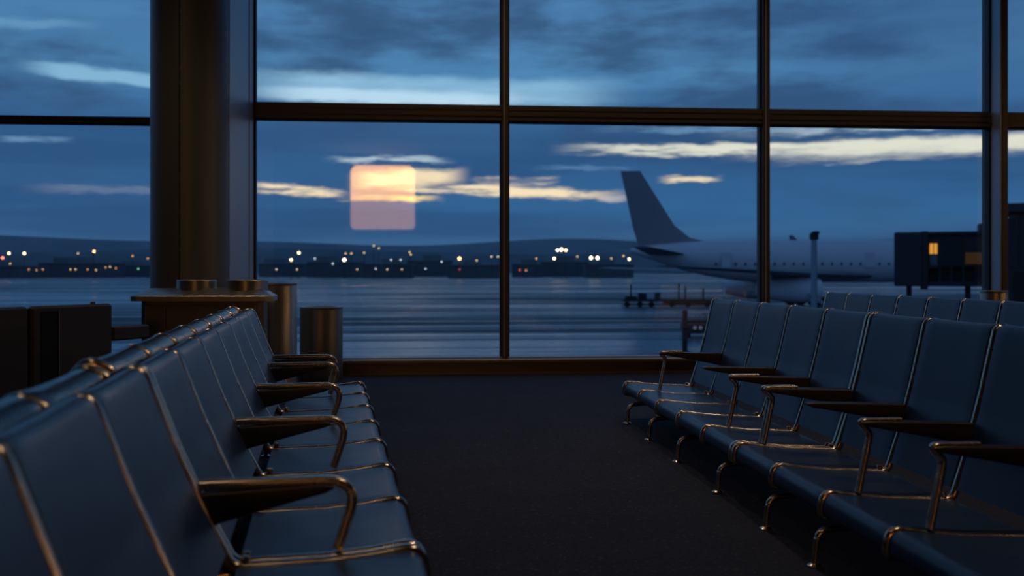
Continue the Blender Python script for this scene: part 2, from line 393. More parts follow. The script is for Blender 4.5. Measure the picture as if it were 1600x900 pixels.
# clad column
cx, cy, _ = at(298, 425, 9.45); CR = 60/F*9.45
col_e = S(empty('column', (cx, cy, 0)))
MB().lathe([(CR-.02, 0), (CR-.02, ZC)], n=48).build('core', dark_gap, col_e)
ang0 = math.atan2(-cy, -cx)                              # towards the eye
seam = ang0 - math.asin((282-298)/60.0)*-1.0
for k in range(4):
    a0 = seam+k*pi/2+.014; a1 = seam+(k+1)*pi/2-.014; R = []
    n = 14
    pts = [(CR*cos(a0+(a1-a0)*j/n), CR*sin(a0+(a1-a0)*j/n)) for j in range(n+1)]+[((CR-.018)*cos(a1+(a0-a1)*j/n), (CR-.018)*sin(a1+(a0-a1)*j/n)) for j in range(n+1)]
    MB().rings([[(x, y, .0) for x, y in pts], [(x, y, ZC) for x, y in pts]]).build('cladding_panel', steel_col, col_e)
    MB().lathe([(.006, 0), (.006, ZC)], ((CR-.012)*cos(seam+k*pi/2), (CR-.012)*sin(seam+k*pi/2)), 8).build('joint_strip', chrome, col_e)

# ------------------------------------------------------------------ lamps of the concourse behind the viewer, and added sconces
DL = 2*YW-YB-.35
lx = DL*tan(atan((598-800)/F)+YAW); lz = H+(YH-308)*depth(lx, DL)/F; hs = 50/F*depth(lx, DL)
lamp = tag(empty('wall_light', (lx, YB+.02, lz)), 'large warm backlit wall panel seen mirrored as an orange square in the glass', 'wall light')
def rrect(w, h0, h1, r, y0, y1, top=True, bot=True):
    pts = []
    for (sx, z, a0, use) in ((1, h1, 0, top), (-1, h1, 90, top), (-1, h0, 180, bot), (1, h0, 270, bot)):
        s = 1 if z == h1 else -1
        if use:
            for k in range(6):
                th = radians(a0+18*k); pts.append((sx*(w-r)+r*cos(th), z-s*r+r*sin(th)))
        else: pts.append((sx*w, z))
    return MB().rings([[(x, y0, z) for x, z in pts], [(x, y1, z) for x, z in pts]])
warm_up = emis('warm_diffuser_bright', (1, .44, .09), 6.6); warm_lo = emis('warm_diffuser_soft', (1, .46, .20), 1.8)
rrect(hs+.06, -hs-.06, hs+.06, .3, .0, .2).build('housing', wall_m, lamp)
rrect(hs, -.10*hs, hs, .34, .2, .26, True, False).build('upper_diffuser', warm_up, lamp)
rrect(hs, -hs, -.12*hs, .2, .2, .25, False, True).build('lower_diffuser', warm_lo, lamp)

def downlight(x, y, power, label, blend=.6, angle=95, tgt=(0, 0)):
    e = tag(empty('ceiling_downlight', (x, y, ZC)), label, 'downlight', 'warm ceiling downlights')
    MB().lathe([(.10, -.001), (.12, -.012), (.12, -.0)], n=24).build('trim_ring', chrome, e)
    l = bpy.data.lights.new('downlight_lamp', 'SPOT'); l.energy = power; l.color = (1, .72, .46); l.spot_size = radians(angle); l.spot_blend = blend; l.shadow_soft_size = .09
    o = bpy.data.objects.new('downlight_lamp', l); COL.objects.link(o); o.location = (0, 0, -.05); o.parent = e
    o.rotation_euler = (radians(tgt[0]), radians(tgt[1]), 0)
downlight(2.7, 2.6, 170, 'warm recessed ceiling downlight above the right hand seats')
downlight(-2.9, 6.8, 75, 'warm recessed ceiling downlight above the metal counter by the column')
downlight(1.2, 8.9, 110, 'warm recessed ceiling downlight above the sill in the middle of the window')
downlight(4.6, 8.9, 90, 'warm recessed ceiling downlight above the sill near the right hand post')
downlight(-1.2, .4, 40, 'warm recessed ceiling downlight above the left hand seats')

def sconce(y, z, label, s=5.0):  # unseen sconces, added for warm highlights on the seat bars
    e = tag(empty('added_wall_sconce', (XR, y, z)), label, 'sconce', 'added warm sconces out of view')
    MB().box(-.05, 0, -.30, .30, -.55, .55, .01).build('backplate', bronze, e)
    MB().lathe([(.13, -.48), (.15, -.44), (.15, .44), (.13, .48)], (-.2, 0), 24).build('shade', emis('warm_shade', (1, .56, .26), s), e)
    MB().tube([(-.05, 0, .5), (-.2, 0, .5)], .02, 8).build('arm', bronze, e)
for i, y in enumerate((.6, 3.2, 5.8, 8.3)): sconce(y, 2.9, ORDS[i]+' added warm sconce out of view on the right hand wall counted from the viewer', 10)

# ------------------------------------------------------------------ tandem seating
def bench(name, origin, rz, n, pitch, zb, zs, D, Dj, zj, label, group, arms=(), noposts=(), legs=(), za=.54, arm_u=.13, post_top=.17, post_base=.12, corner=.02, pad=vinyl, detail=True, closed_arm=False):
    b = tag(empty(name, origin, rz), label, 'seating', group)
    gap = .013
    W = pitch/2-gap-.002
    # seat pad
    T = .019
    P = fillet([(.055, zs-.085), (.004, zs-.070), (.012, zs-T), (Dj*.5, (zs+zj)/2-T-.008), (Dj-.012, zj-T)], [.012, .036, .5, .1], 6)
    mb = MB(); sweep(mb, dens(P, .05), W, T, .014, 7, .004); seat_me = mb.mesh('seat_pad', pad)
    ty, tz = D-Dj, zb-zj; ln = sqrt(ty*ty+tz*tz)
    ux, uz = ty/ln, tz/ln; nx, nz = -uz, ux           # up the back, and its sitting-side normal (towards -y)
    def BP(s, off=0): return (Dj+ux*s-nx*off*-1*-1, zj+uz*s+nz*off*-1*-1)
    def B2(s, o): return (Dj+ux*s+nx*o, zj+uz*s+nz*o)  # o>0: towards the sitter
    Pb = fillet([B2(.035, -T), B2(ln*.5, -T-.010), B2(ln-T, -T), B2(ln-.022, -.072), B2(ln-.075, -.088)], [.5, .034, .02], 6)
    mb = MB(); sweep(mb, dens(Pb, .05), W, T, .014, 7, .004); back_me = mb.mesh('back_pad', pad)
    for i in range(n):
        obj('seat_pad', seat_me, b, ((i+.5)*pitch, 0, 0)); obj('back_pad', back_me, b, ((i+.5)*pitch, 0, 0))
    # divider bar: one continuous polished rib under, along, up and over
    Pf = fillet([(.075, zs-.098), (-.002, zs-.078), (.006, zs-.012), (Dj*.5, (zs+zj)/2-.020), (Dj+.004, zj-.012), B2(ln*.25, -.019), B2(ln*.6, -.021), B2(ln-.012, -.013), B2(ln-.016, -.085), B2(ln-.09, -.105)], [.014, .036, .5, .05, .3, .3, .034, .024], 6)
    Pf = dens(Pf, .04); L = len(Pf)
    mb = MB(); sweep(mb, Pf, .0155, [.0155 if q[0] > .12 else .0155+.009*(1-max(0, q[0])/.12) for q in Pf], .0145, 1, 0); bar_me = mb.mesh('divider_bar', chrome)
    mb = MB(); sweep(mb, Pf, .0185, [.019 if q[0] > .12 else .019+.008*(1-max(0, q[0])/.12) for q in Pf], .0145, 1, 0); end_me = mb.mesh('divider_bar', chrome)
    mb = MB(); mb.lathe([(.013, 0), (.013, .012), (.009, .018)], n=12); bolt_me = mb.mesh('bolt', chrome)
    for i in range(n+1):
        x = i*pitch+(.014 if i == 0 else -.014 if i == n else 0)
        br = obj('divider_bar', end_me if i in (0, n) else bar_me, b, (x, 0, 0))
        obj('bolt', bolt_me, br, (0, Dj-.03, zj+.004))
    # beam and brackets
    MB().box(.02, n*pitch-.02, Dj*.55, Dj*.55+.07, zs-.155, zs-.10, .008).build('support_beam', beam_m, b)
    # legs: bent tube from the beam out to a floor disc, front and rear
    zt = zs-.125
    def leg_path(y0, y1): return [(0, y, z) for y, z in fillet([(y0, zt+.01), (y1-.012*(1 if y1 > y0 else -1), zt-.012), (y1, .012)], [.055], 7)]
    mb = MB(); mb.tube(leg_path(Dj*.6, -.045), .0135, 10); mb.lathe([(.030, 0), (.030, .006), (.016, .014)], (0, -.045), 16); legf = mb.mesh('leg', chrome)
    mb = MB(); mb.tube(leg_path(Dj*.6, Dj+.12), .0135, 10); mb.lathe([(.030, 0), (.030, .006), (.016, .014)], (0, Dj+.12), 16); legr = mb.mesh('leg', chrome)
    for k in legs:
        obj('leg', legf, b, (k*pitch, 0, 0)); obj('leg', legr, b, (k*pitch, 0, 0))
    # armrests: wedge-shaped pad and metal post
    yb_ = Dj+ty*(za-zj)/tz
    n_ = 14; top = []; wid = []; th = []
    y_r = yb_-.012; a0_ = arm_u+(.055 if closed_arm else 0)
    for i in range(n_+1):
        s = i/n_; y = a0_+(y_r-a0_)*s
        t = .010+.032*s**1.1
        if i == 0: t = .004
        zt_ = za-.012*s-(.006 if i == 0 else 0)
        top.append((y, zt_-t)); th.append(t); wid.append((.022 if i == 0 else .027+.004*min(1, s*3)))
    mb = MB(); sweep(mb, top, wid, th, .008, 3, 0); pad_me = mb.mesh('armrest', arm_pad)
    if closed_arm:
        pp = fillet([(y_r+.015, za+.004), (arm_u-.012, za+.004), (post_base, zs-.004)], [.075], 10)
    else:
        pp = fillet([(arm_u+.16, za-.003), (arm_u-.008, za-.003), (post_top, za-.05), (post_base, zs-.004)], [.014, .03], 6)
    pp = dens(pp, .04)
    mb = MB(); sweep(mb, pp, [.018 if closed_arm else .0165]*len(pp), [.013 if closed_arm else .012]*len(pp), .0105, 1, 0); post_me = mb.mesh('arm_post', chrome)
    for k in arms:
        x = k*pitch+(.013 if k == 0 else -.013 if k == n else 0)
        a = obj('armrest', pad_me, b, (x, 0, 0))
        if k not in noposts: obj('arm_post', post_me, a)
    return b

def row_point(side, ang, X0, t, u=0.0):
    ca, sa = cos(ang), sin(ang); sg = -1 if side == 'L' else 1; X = X0+sg*u
    return (X*ca-t*sa, X*sa+t*ca, 0)
# left row (faces right): far bench of seven, near bench of three
La, LX, LY, Lp = .1009, .2396, 2.588, .5504
Lz = dict(zb=.883, zs=.400, D=.673, Dj=.46, zj=.378, za=.566, arm_u=.16, post_base=.205, closed_arm=True)
bench('tandem_bench', row_point('L', La, LX, LY), La+pi/2, 7, Lp, label='long navy tandem bench left of the aisle running up to the metal bins', group='navy tandem benches', arms=(0, 2, 4, 6, 7), legs=(.5, 2.5, 4.5, 6.5), **Lz)
bench('tandem_bench', row_point('L', La, LX, LY-3*Lp-.012), La+pi/2, 3, Lp, label='nearest navy tandem bench at the lower left corner', group='navy tandem benches', arms=(), legs=(.5, 2.5), **Lz)
# back-to-back row behind it (faces left), only its backs' rolled top edges show
off = 2*.673+.15
Lz2 = dict(Lz); Lz2.update(zb=.896, pad=vinyl_dark)
bench('tandem_bench', row_point('L', La, LX, LY+7*Lp+.02, off), La-pi/2, 7, Lp, label='black tandem bench standing back to back behind the long left hand bench', group='black tandem benches', arms=(0, 2, 4, 6, 7), legs=(.5, 2.5, 4.5, 6.5), **Lz2)
Lz2['zb'] = .886
bench('tandem_bench', row_point('L', La, LX, LY-.012, off), La-pi/2, 3, Lp, label='black tandem bench back to back behind the nearest left hand bench', group='black tandem benches', arms=(), legs=(.5, 2.5), **Lz2)
# right row (faces left): far bench of five, near bench of six
Ra, RX, RY, Rp = 0.0, 1.485, 7.50, .544
Rz = dict(zb=.910, zs=.2726, D=.675, Dj=.50, zj=.241, za=.54, arm_u=.14, post_top=.18, post_base=.135)
bench('tandem_bench', row_point('R', Ra, RX, RY), -pi/2, 5, Rp, label='far navy tandem bench right of the aisle nearest the window', group='navy tandem benches', arms=(1, 3, 4, 5), noposts=(3,), legs=(.55, 1.87, 3.26, 4.75), **Rz)
bench('tandem_bench', row_point('R', Ra, RX, RY-5*Rp-.012), -pi/2, 6, Rp, label='near navy tandem bench running out of the lower right corner', group='navy tandem benches', arms=(0, 1, 2, 3, 4, 5), noposts=(1,), legs=(1.05, 2.05, 3.4, 5.2), **Rz)
# row further right by the window
rx0, ry0, _ = at(1292, 455, 10.05)
bench('tandem_bench', (rx0-.675, ry0, 0), -pi/2, 9, .512, label='dark tandem bench further right showing only its backs over the front row', group='navy tandem benches', arms=(), legs=(.5, 4.5, 8.5), **Rz)

# ------------------------------------------------------------------ panel bench at the far left, seen from behind
p2 = at(177, 474, 7.05); p1 = at(50, 480, 6.42)
dx, dy = p2[0]-p1[0], p2[1]-p1[1]; plen = sqrt(dx*dx+dy*dy); prz = math.atan2(dy, dx)
pb = tag(empty('panel_back_bench', (p1[0], p1[1], 0), prz), 'dark bench with tall flat panel backs at the far left edge', 'seating')
zt = p2[2]
for k in (-1, 0):
    x0 = k*(plen+.02); 
    q = MB().box(x0, x0+plen, .0, .055, .30, zt, .016).build('back_panel', panel_m, pb)
    MB().box(x0+plen*.10, x0+plen*.32, -.004, .002, .34, zt-.035).build('inset_strip', dark_gap, q, smooth=False)
    MB().box(x0+plen*.30, x0+plen*.315, -.008, .002, .34, zt-.035).build('edge_trim', steel_dark, q, smooth=False)
    MB().box(x0+.02, x0+plen-.02, .055, .52, .36, .43, .02).build('seat_pad', vinyl_dark, pb)
    for xx in (x0+.08, x0+plen-.10):
        MB().box(xx, xx+.05, .02, .46, 0, .36, .006).build('leg', beam_m, pb)
MB().lathe([(.016, zt), (.016, zt+.012), (.010, zt+.016)], (plen*.77, .028), 14).build('cap_screw', steel_dark, pb)
MB().box(plen, plen+.36, .0, .05, .615, .715, .012).build('end_arm', panel_m, pb)

# ------------------------------------------------------------------ metal counter round the column, bins
ccx, ccy, _ = at(323, 440, 8.55); crz = math.atan2(-ccx, ccy)*0.25
zc = H+(YH-462)*8.45/F
ct = tag(empty('counter', (ccx, ccy, 0), -YAW*0.4), 'polished metal counter with two round wells in front of the column', 'counter')
hw = 109/F*8.45; dep = .50
poly = [(-hw, -.16), (-hw+.06, -.20), (hw-.05, -.20), (hw, -.16), (hw-.02, .16), (hw-.25, dep-.10), (-hw+.28, dep-.10), (-hw+.02, .18)]
body = [(x*.86, y*.82) for x, y in poly]
MB().rings([[(x, y, zc-.045) for x, y in poly], [(x, y, zc-.004) for x, y in poly], [(x*.992, y*.985, zc) for x, y in poly], [(x*.80, .06+y*.62, zc+.060) for x, y in poly]]).build('worktop', steel, ct, angle=25)
MB().rings([[(x, y, .06) for x, y in body], [(x, y, zc-.045) for x, y in body]]).build('body', steel_dark, ct, angle=25)
MB().rings([[(x*.94, y*.9, 0) for x, y in body], [(x*.94, y*.9, .06) for x, y in body]]).build('plinth', dark_gap, ct, angle=25)
for x0, x1 in ((-.86*hw+.04, -.30), (-.29, .14), (.15, .86*hw-.06)):
    MB().box(x0, x1, -.176, -.164, .10, zc-.075, .004).build('front_panel', steel_dark, ct)
for px, rr in ((305, .165), (382, .175)):
    xx = (px-323)/F*8.7
    MB().lathe([(rr, zc-.02), (rr, zc+.126), (rr-.006, zc+.132), (rr-.012, zc+.126), (rr-.012, zc-.02)], (xx, .06), 40, False).build('well_collar', steel, ct)

def bin_(px, top, d, w_px, name, label, mat_, lidmat):
    x, y, z = at(px, top, d); r = w_px/2/F*d
    e = tag(empty(name, (x, y, 0)), label, 'bin')
    MB().lathe([(r*.96, 0), (r*.96, .03), (r, .03), (r, z-.03), (r*.992, z-.024)], n=56).build('body', mat_, e)
    MB().lathe([(r*1.0, z-.024), (r*1.012, z-.018), (r*1.012, z-.003), (r*.985, z), (r*.80, z), (r*.78, z-.02), (r*.78, z-.10)], n=56, cap=False).build('rim', lidmat, e)
    MB().lathe([(r*.79, z-.10), (r*.79, z-.098)], n=40).build('opening', dark_gap, e)
    return e
bin_(431, 442, 9.45, 65, 'waste_bin', 'tall wide brushed steel bin between the counter and the small bin', steel, steel)
bin_(502, 479, 10.25, 66, 'waste_bin', 'short dark metal waste bin standing by the window sill', steel_dark, steel)
bin_(1553, 454, 10.25, 40, 'waste_bin', 'brass coloured bin by the right post behind the far bench', steel, steel)

# ================================================================== outside
ground = tag(MB().box(-4000, 4000, YW+3, 7000, TARMAC-1, TARMAC).build('tarmac', tarmac_m, smooth=False), kind='structure', label='wet tarmac apron stretching to the horizon')

# hills
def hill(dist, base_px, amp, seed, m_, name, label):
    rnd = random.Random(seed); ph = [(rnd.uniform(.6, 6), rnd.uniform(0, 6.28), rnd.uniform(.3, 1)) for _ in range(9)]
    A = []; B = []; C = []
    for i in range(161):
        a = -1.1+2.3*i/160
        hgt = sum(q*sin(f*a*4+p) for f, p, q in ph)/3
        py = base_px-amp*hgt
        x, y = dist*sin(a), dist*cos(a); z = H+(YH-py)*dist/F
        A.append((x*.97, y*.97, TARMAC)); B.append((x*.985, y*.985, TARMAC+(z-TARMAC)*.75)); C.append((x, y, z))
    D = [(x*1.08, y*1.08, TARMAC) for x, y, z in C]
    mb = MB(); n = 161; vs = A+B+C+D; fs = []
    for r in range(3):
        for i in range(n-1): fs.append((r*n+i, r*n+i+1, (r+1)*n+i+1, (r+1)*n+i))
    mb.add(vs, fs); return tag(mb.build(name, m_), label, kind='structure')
hill(5200, 379, 8, 5, mat('far_hill_haze', (.34, .36, .38), 1, 0, 0, noise=(.004, .1, 0)), 'hills', 'faint blue hills on the horizon')  # distance haze painted as pale blue-grey albedo, here and on the ridge
hill(2600, 392, 7, 11, mat('near_ridge_haze', (.25, .265, .28), 1, 0, 0, noise=(.01, .15, 0)), 'ridge', 'dark low ridge beyond the airfield')

# low buildings along the far side of the field
bm = mat('far_building_grey', (.17, .173, .185), .9, 0, .2, noise=(.05, .2, 0)); bm2 = mat('far_building_pale', (.25, .25, .26), .9, 0, .2, noise=(.05, .2, 0))
FB = [(60, 170, 402, 424, 700, 'long low dark building left of the column below the hills'), (-60, 40, 408, 424, 640, 'low building at the left edge of the horizon'), (170, 236, 408, 424, 760, 'low building hidden partly by the column on the horizon'),
      (404, 470, 404, 424, 820, 'low building on the horizon just right of the column'), (480, 560, 400, 424, 700, 'broad hangar on the horizon left of the orange reflection'), (566, 640, 404, 425, 660, 'low hangar on the horizon under the orange reflection'),
      (636, 704, 398, 424, 880, 'taller hangar on the horizon right of the orange reflection'), (700, 780, 406, 425, 640, 'low terminal on the horizon left of the first mullion'), (800, 850, 405, 424, 760, 'low terminal on the horizon right of the first mullion'),
      (846, 920, 400, 424, 820, 'hangar on the horizon under the bright light cluster'), (915, 990, 405, 425, 700, 'low building on the horizon left of the airliner tail')]
rnd = random.Random(3)
for x0, x1, y0, y1, d, lab in FB:
    a = at(x0, y1, d); b2 = at(x1, y1, d); ztop = H+(YH-y0)*d/F
    e = tag(empty('airfield_building', ((a[0]+b2[0])/2, (a[1]+b2[1])/2, TARMAC), -YAW), lab, 'building', 'low buildings across the airfield')
    w = (x1-x0)/F*d; hh = ztop-TARMAC
    MB().box(-w/2, w/2, 0, 30, 0, hh*.72).build('hall', bm, e, smooth=False)
    u0 = rnd.uniform(-.4, -.1)*w; MB().box(u0, u0+w*rnd.uniform(.3, .5), 4, 26, hh*.72, hh).build('upper_storey', bm2, e, smooth=False)
    MB().box(-w/2-.5, w/2+.5, -.6, 30.6, hh*.72-.5, hh*.72+.2).build('roof_edge', bm2, e, smooth=False)

# airfield lamps
LC = {'w': (1, .82, .5), 'y': (1, .68, .28), 'o': (1, .42, .14), 'r': (1, .12, .07), 'g': (.25, 1, .6), 'b': (.8, .88, 1)}
LM = {k: (emis('airfield_lamp_bright_'+k, c, 8, False), emis('airfield_lamp_small_'+k, c, 1.5, False)) for k, c in LC.items()}
lm_pole = mat('mast_grey', (.08, .08, .09), .7)
def field_light(px, py, k, big, label, group=None, d=560):
    if not big: d += 25+(px*7) % 40
    else: d -= (px*3) % 30
    x, y, z = at(px, py, d); r = (.85 if big == 2 else .66 if big == 1 else .5)
    if py > 414: r *= .9
    mb = MB(); mb.lathe([(r*sin(pi*i/6)+.001, z-TARMAC-r*cos(pi*i/6)) for i in range(7)], n=10)
    mb.cur = 1; mb.lathe([(.16, 0), (.12, z-TARMAC-r*.9)], n=6)
    o = mb.build('airfield_light', [LM[k][0 if big else 1], lm_pole], None, (x, y, TARMAC))
    tag(o, label, 'light', group)
for a in [(538, 406, 'w', 2, 'brightest white light on the horizon under the orange reflection'), (467, 395, 'y', 1, 'upper yellow light on the horizon just right of the column'), (455, 406, 'y', 1, 'lower yellow light on the horizon just right of the column'),
          (718, 404, 'o', 2, 'bright orange light on the horizon left of the first mullion'), (866, 404, 'w', 1, 'white light just below the bright cluster right of the first mullion'), (871, 391, 'w', 1, 'leftmost light of the bright cluster right of the first mullion'),
          (877, 390, 'w', 2, 'middle light of the bright cluster right of the first mullion'), (884, 391, 'y', 1, 'rightmost light of the bright cluster right of the first mullion'), (923.5, 403, 'w', 2, 'left of the two paired bright lights near the airliner tail'),
          (933.5, 403, 'w', 2, 'right of the two paired bright lights near the airliner tail'), (983, 405, 'y', 1, 'amber light shining beneath the airliner tail cone'), (14, 396, 'y', 1, 'left one of two yellow lights at the far left horizon'),
          (38, 396, 'y', 1, 'right one of two yellow lights at the far left horizon'), (147, 393, 'o', 1, 'orange light on the horizon left of the column'), (4, 403, 'r', 1, 'red light at the far left edge of the horizon'), (216, 420, 'g', 0, 'small green light left of the column')]:
    field_light(*a)
ORD = 'first second third fourth fifth sixth seventh eighth ninth tenth eleventh twelfth thirteenth fourteenth fifteenth sixteenth seventeenth eighteenth nineteenth twentieth twenty-first twenty-second'.split()
G1 = 'small amber lights left of the column'
for i, (px, py) in enumerate(sorted(((45, 421), (57, 422), (67, 421), (110, 421), (118, 421), (137, 421), (150, 422), (165, 418), (172, 417), (181, 419), (122, 396), (207, 400), (16, 412), (231, 404)))):
    field_light(px, py, 'o' if px % 2 else 'y', 0, ORD[i]+' from the left of the small amber lights left of the column', G1)
G2 = 'small pale lights between column and first mullion'
for i, (px, py, k) in enumerate(sorted(((540, 396, 'y'), (549, 396, 'y'), (569, 395, 'y'), (432, 421, 'w'), (464, 421, 'w'), (558, 421, 'y'), (587, 420, 'b'), (605, 421, 'w'), (611, 406, 'b'), (626, 406, 'b'), (642, 398, 'y'), (665, 420, 'b'), (745, 407, 'y'), (768, 401, 'w'), (778, 401, 'w'), (584, 384, 'y'), (592, 388, 'y'), (640, 394, 'y'), (628, 421, 'y'), (492, 404, 'b'), (520, 412, 'b'), (690, 409, 'b')))):
    field_light(px, py, k, 0, ORD[i]+' from the left of the small pale horizon lights between column and first mullion', G2)
field_light(718, 421, 'r', 0, 'small red lamp standing in for the reflection below the bright orange light'); field_light(812, 422, 'r', 0, 'left small red light right of the first mullion', d=500)  # first lamp is put in as the red reflection under the orange light
field_light(822, 422.5, 'o', 0, 'right small orange light right of the first mullion', d=500)
for i, (px, py) in enumerate(((838, 404), (902, 401), (955, 404), (974, 400))):
    field_light(px, py, 'y', 0, ORD[i]+' from the left of the dim lights between first mullion and airliner tail', 'small dim lights near the airliner tail')

# ------------------------------------------------------------------ airliner
white_p = mat('airliner_white_paint', (.96, .76, .77), .45, 0, .4, noise=(.25, .05, .05)); grey_p = mat('airliner_tail_grey', (.40, .31, .325), .5, 0, .4, noise=(.3, .05, .04))
wing_p = mat('airliner_wing_grey', (.16, .165, .18), .45, .1, .4, noise=(.4, .08, .04)); rubber = mat('rubber_black', (.012, .012, .013), .8); win_d = mat('cabin_window_dark', (.10, .10, .13), .4)
DA = 118.0
t0 = at(985, 400, DA)
ar = tag(empty('airliner', (t0[0], t0[1], TARMAC), -YAW+radians(2.5)), 'plain white twin-engine airliner with a grey tail fin parked on the apron', 'airplane')
ZC_ = H+(YH-408)*DA/F - TARMAC              # fuselage axis over the tarmac
prof = [(0, .22, 1.25), (1.2, .55, 1.15), (3, 1.0, .95), (6, 1.62, .60), (9, 2.05, .32), (12, 2.32, .12), (15, 2.47, .02), (18, 2.5, 0), (36, 2.5, 0), (40, 2.46, -.03), (43, 2.2, -.12), (45.5, 1.65, -.30), (47, 1.0, -.5), (47.8, .35, -.62)]
mb = MB(); mb.rings([[(s, r*cos(2*pi*j/36), ZC_+dz+r*sin(2*pi*j/36)) for j in range(36)] for s, r, dz in prof]); fus = mb.build('fuselage', white_p, ar)
mb = MB()
for s in range(28):
    x = 9.5+s*1.12
    rr = 2.5
    for q in prof: pass
    r_ = min(2.5, 1.62+.1433*(x-6)) if x < 9 else 2.05+(x-9)*.09 if x < 12 else 2.32+(x-12)*.05 if x < 15 else 2.485
    for sg in (-1, 1):
        zz = -.35; yy = sqrt(max(.1, r_*r_-zz*zz))
        mb.box(x, x+.24, sg*yy-.03, sg*yy+.03, ZC_+zz-.17, ZC_+zz+.17)
tag(mb.build('cabin_windows', win_d, fus, smooth=False), kind='stuff')
for x in (10.2, 27.0, 40.5):
    MB().box(x, x+1.05, -2.53, -2.36, ZC_-.75, ZC_+1.0, .04).build('cabin_door', white_p, fus)
def foil(mb, secs):
    """secs: (leading point, trailing point, thickness, axis) -> thin aerofoil rings"""
    R = []
    for (a, b, t, ax) in secs:
        ring = []
        for f, s in ((0, 0), (.08, .55), (.3, 1), (.65, .7), (1, .03), (.65, -.5), (.3, -.7), (.08, -.45)):
            p = [a[k]+(b[k]-a[k])*f for k in range(3)]; p[ax] += s*t/2; ring.append(tuple(p))
        R.append(ring)
    return mb.rings(R)
zf = lambda py: H+(YH-py)*DA/F-TARMAC
mb = MB(); foil(mb, [((9.2, 0, zf(378)), (1.0, 0, zf(388)), .5, 1), ((7.0, 0, zf(371)), (.85, 0, zf(380)), .5, 1), ((5.2, 0, zf(352)), (.3, 0, zf(356)), .45, 1), ((1.15, 0, zf(267)), (-1.15, 0, zf(267.5)), .25, 1)]); mb.build('tail_fin', grey_p, ar)
for sg in (-1, 1):
    mb = MB(); foil(mb, [((6.6, sg*.9, ZC_+.75), (2.0, sg*.7, ZC_+.75), .45, 2), ((.9, sg*8.2, ZC_+1.45), (-1.1, sg*8.2, ZC_+1.45), .18, 2)]); mb.build('tailplane', wing_p, ar)
    mb = MB(); foil(mb, [((29.0, sg*1.2, ZC_-1.75), (19.5, sg*1.2, ZC_-1.85), 1.1, 2), ((19.8, sg*8, ZC_-1.45), (13.2, sg*8, ZC_-1.5), .75, 2), ((1.6, sg*21.5, ZC_-.72), (-1.2, sg*21.5, ZC_-.75), .25, 2)]); wg = mb.build('wing', wing_p, ar)
    MB().box(14.5, 19.5, sg*7.2-.18, sg*7.2+.18, ZC_-2.4, ZC_-1.4, .1).build('pylon', wing_p, ar)
    pr = [(.75, 13.0), (1.05, 14.3), (1.32, 16), (1.42, 17.8), (1.36, 19.4), (1.22, 19.9), (1.08, 19.7), (1.05, 18.4)]
    mb = MB(); mb.rings([[(s, sg*7.2+r*cos(2*pi*j/28), ZC_-3.25+r*sin(2*pi*j/28)) for j in range(28)] for r, s in pr], True); en = mb.build('engine', white_p, ar)
    mb = MB(); mb.rings([[(18.5+q, sg*7.2+1.06*cos(2*pi*j/24), ZC_-3.25+1.06*sin(2*pi*j/24)) for j in range(24)] for q in (0, .1)]); mb.build('fan_face', win_d, en)
    mb = MB()
    for yy in (-.5, .5):
        for xx in (-.6, .6):
            mb.rings([[(21.0+xx+.55*cos(2*pi*j/20), sg*4.3+yy+w_, .55+.55*sin(2*pi*j/20)) for j in range(20)] for w_ in (-.2, .2)])
    gear = mb.build('main_wheels', rubber, ar)
    MB().lathe([(.18, .5), (.18, ZC_-1.2)], (21.0, sg*4.3), 10).build('gear_strut', wing_p, gear)
mb = MB()
for w0 in (-.45, .1): mb.rings([[(42.5+.45*cos(2*pi*j/20), w0+w_, .45+.45*sin(2*pi*j/20)) for j in range(20)] for w_ in (0, .3)])
ng = mb.build('nose_wheels', rubber, ar); MB().lathe([(.14, .4), (.14, ZC_-1.9)], (42.5, 0), 10).build('gear_strut', wing_p, ng)
mb = MB(); foil(mb, [((19.9, 0, ZC_+2.45), (18.9, 0, ZC_+2.45), .1, 1), ((19.3, 0, ZC_+3.05), (18.8, 0, ZC_+3.05), .06, 1)]); mb.build('antenna', wing_p, ar)

# ------------------------------------------------------------------ jet bridge and terminal wing on the right
DJ = 68.0; K = DJ/F
j0 = at(1397, 450, DJ)
jb = tag(empty('jet_bridge', (j0[0], j0[1], TARMAC), -YAW-.366), 'dark boxy jet bridge with a small amber lit window at the right', 'jet bridge')
jx = lambda px: (px-1397)*K
jz = lambda py: H+(YH-py)*K-TARMAC
bj = mat('jet_bridge_slate', (.040, .043, .058), .55, .1, .4, noise=(.8, .1, .05)); bj2 = mat('jet_bridge_brown', (.050, .042, .044), .6, .1, .4, noise=(.8, .1, .05)); dglass = mat('dark_tinted_glass', (.020, .026, .032), .5, 0, .4)
MB().box(0, jx(1438), -.2, 3.2, jz(447), jz(363), .08).build('cab', bj, jb)
MB().box(jx(1436), jx(1446), -.05, 3.2, jz(452), jz(362)).build('cab_frame', bj2, jb, smooth=False)
MB().box(jx(1446), jx(1580), .3, 3.2, jz(417), jz(365)).build('tunnel', bj2, jb, smooth=False)
MB().box(jx(1446), jx(1580), .0, 3.4, jz(367), jz(363)).build('roof_edge', bj, jb, smooth=False)
MB().box(jx(1519), jx(1600), .4, 2.6, jz(363), jz(351)).build('roof_unit', bj2, jb, smooth=False)
MB().box(jx(1440), jx(1580), .1, 3.2, jz(447), jz(440)).build('floor_beam', bj, jb, smooth=False)
for a, b2, c, d2, m_ in ((1462, 1494, 368, 415, dglass), (1498, 1518, 368, 393, bj), (1522, 1560, 368, 393, bj)):
    MB().box(jx(a), jx(b2), .24, .31, jz(d2), jz(c)).build('side_panel', m_, jb, smooth=False)
amber = emis('amber_lit_window', (1, .42, .06), .85, False); dim_amber = emis('dim_lit_window', (1, .55, .22), .035, False)
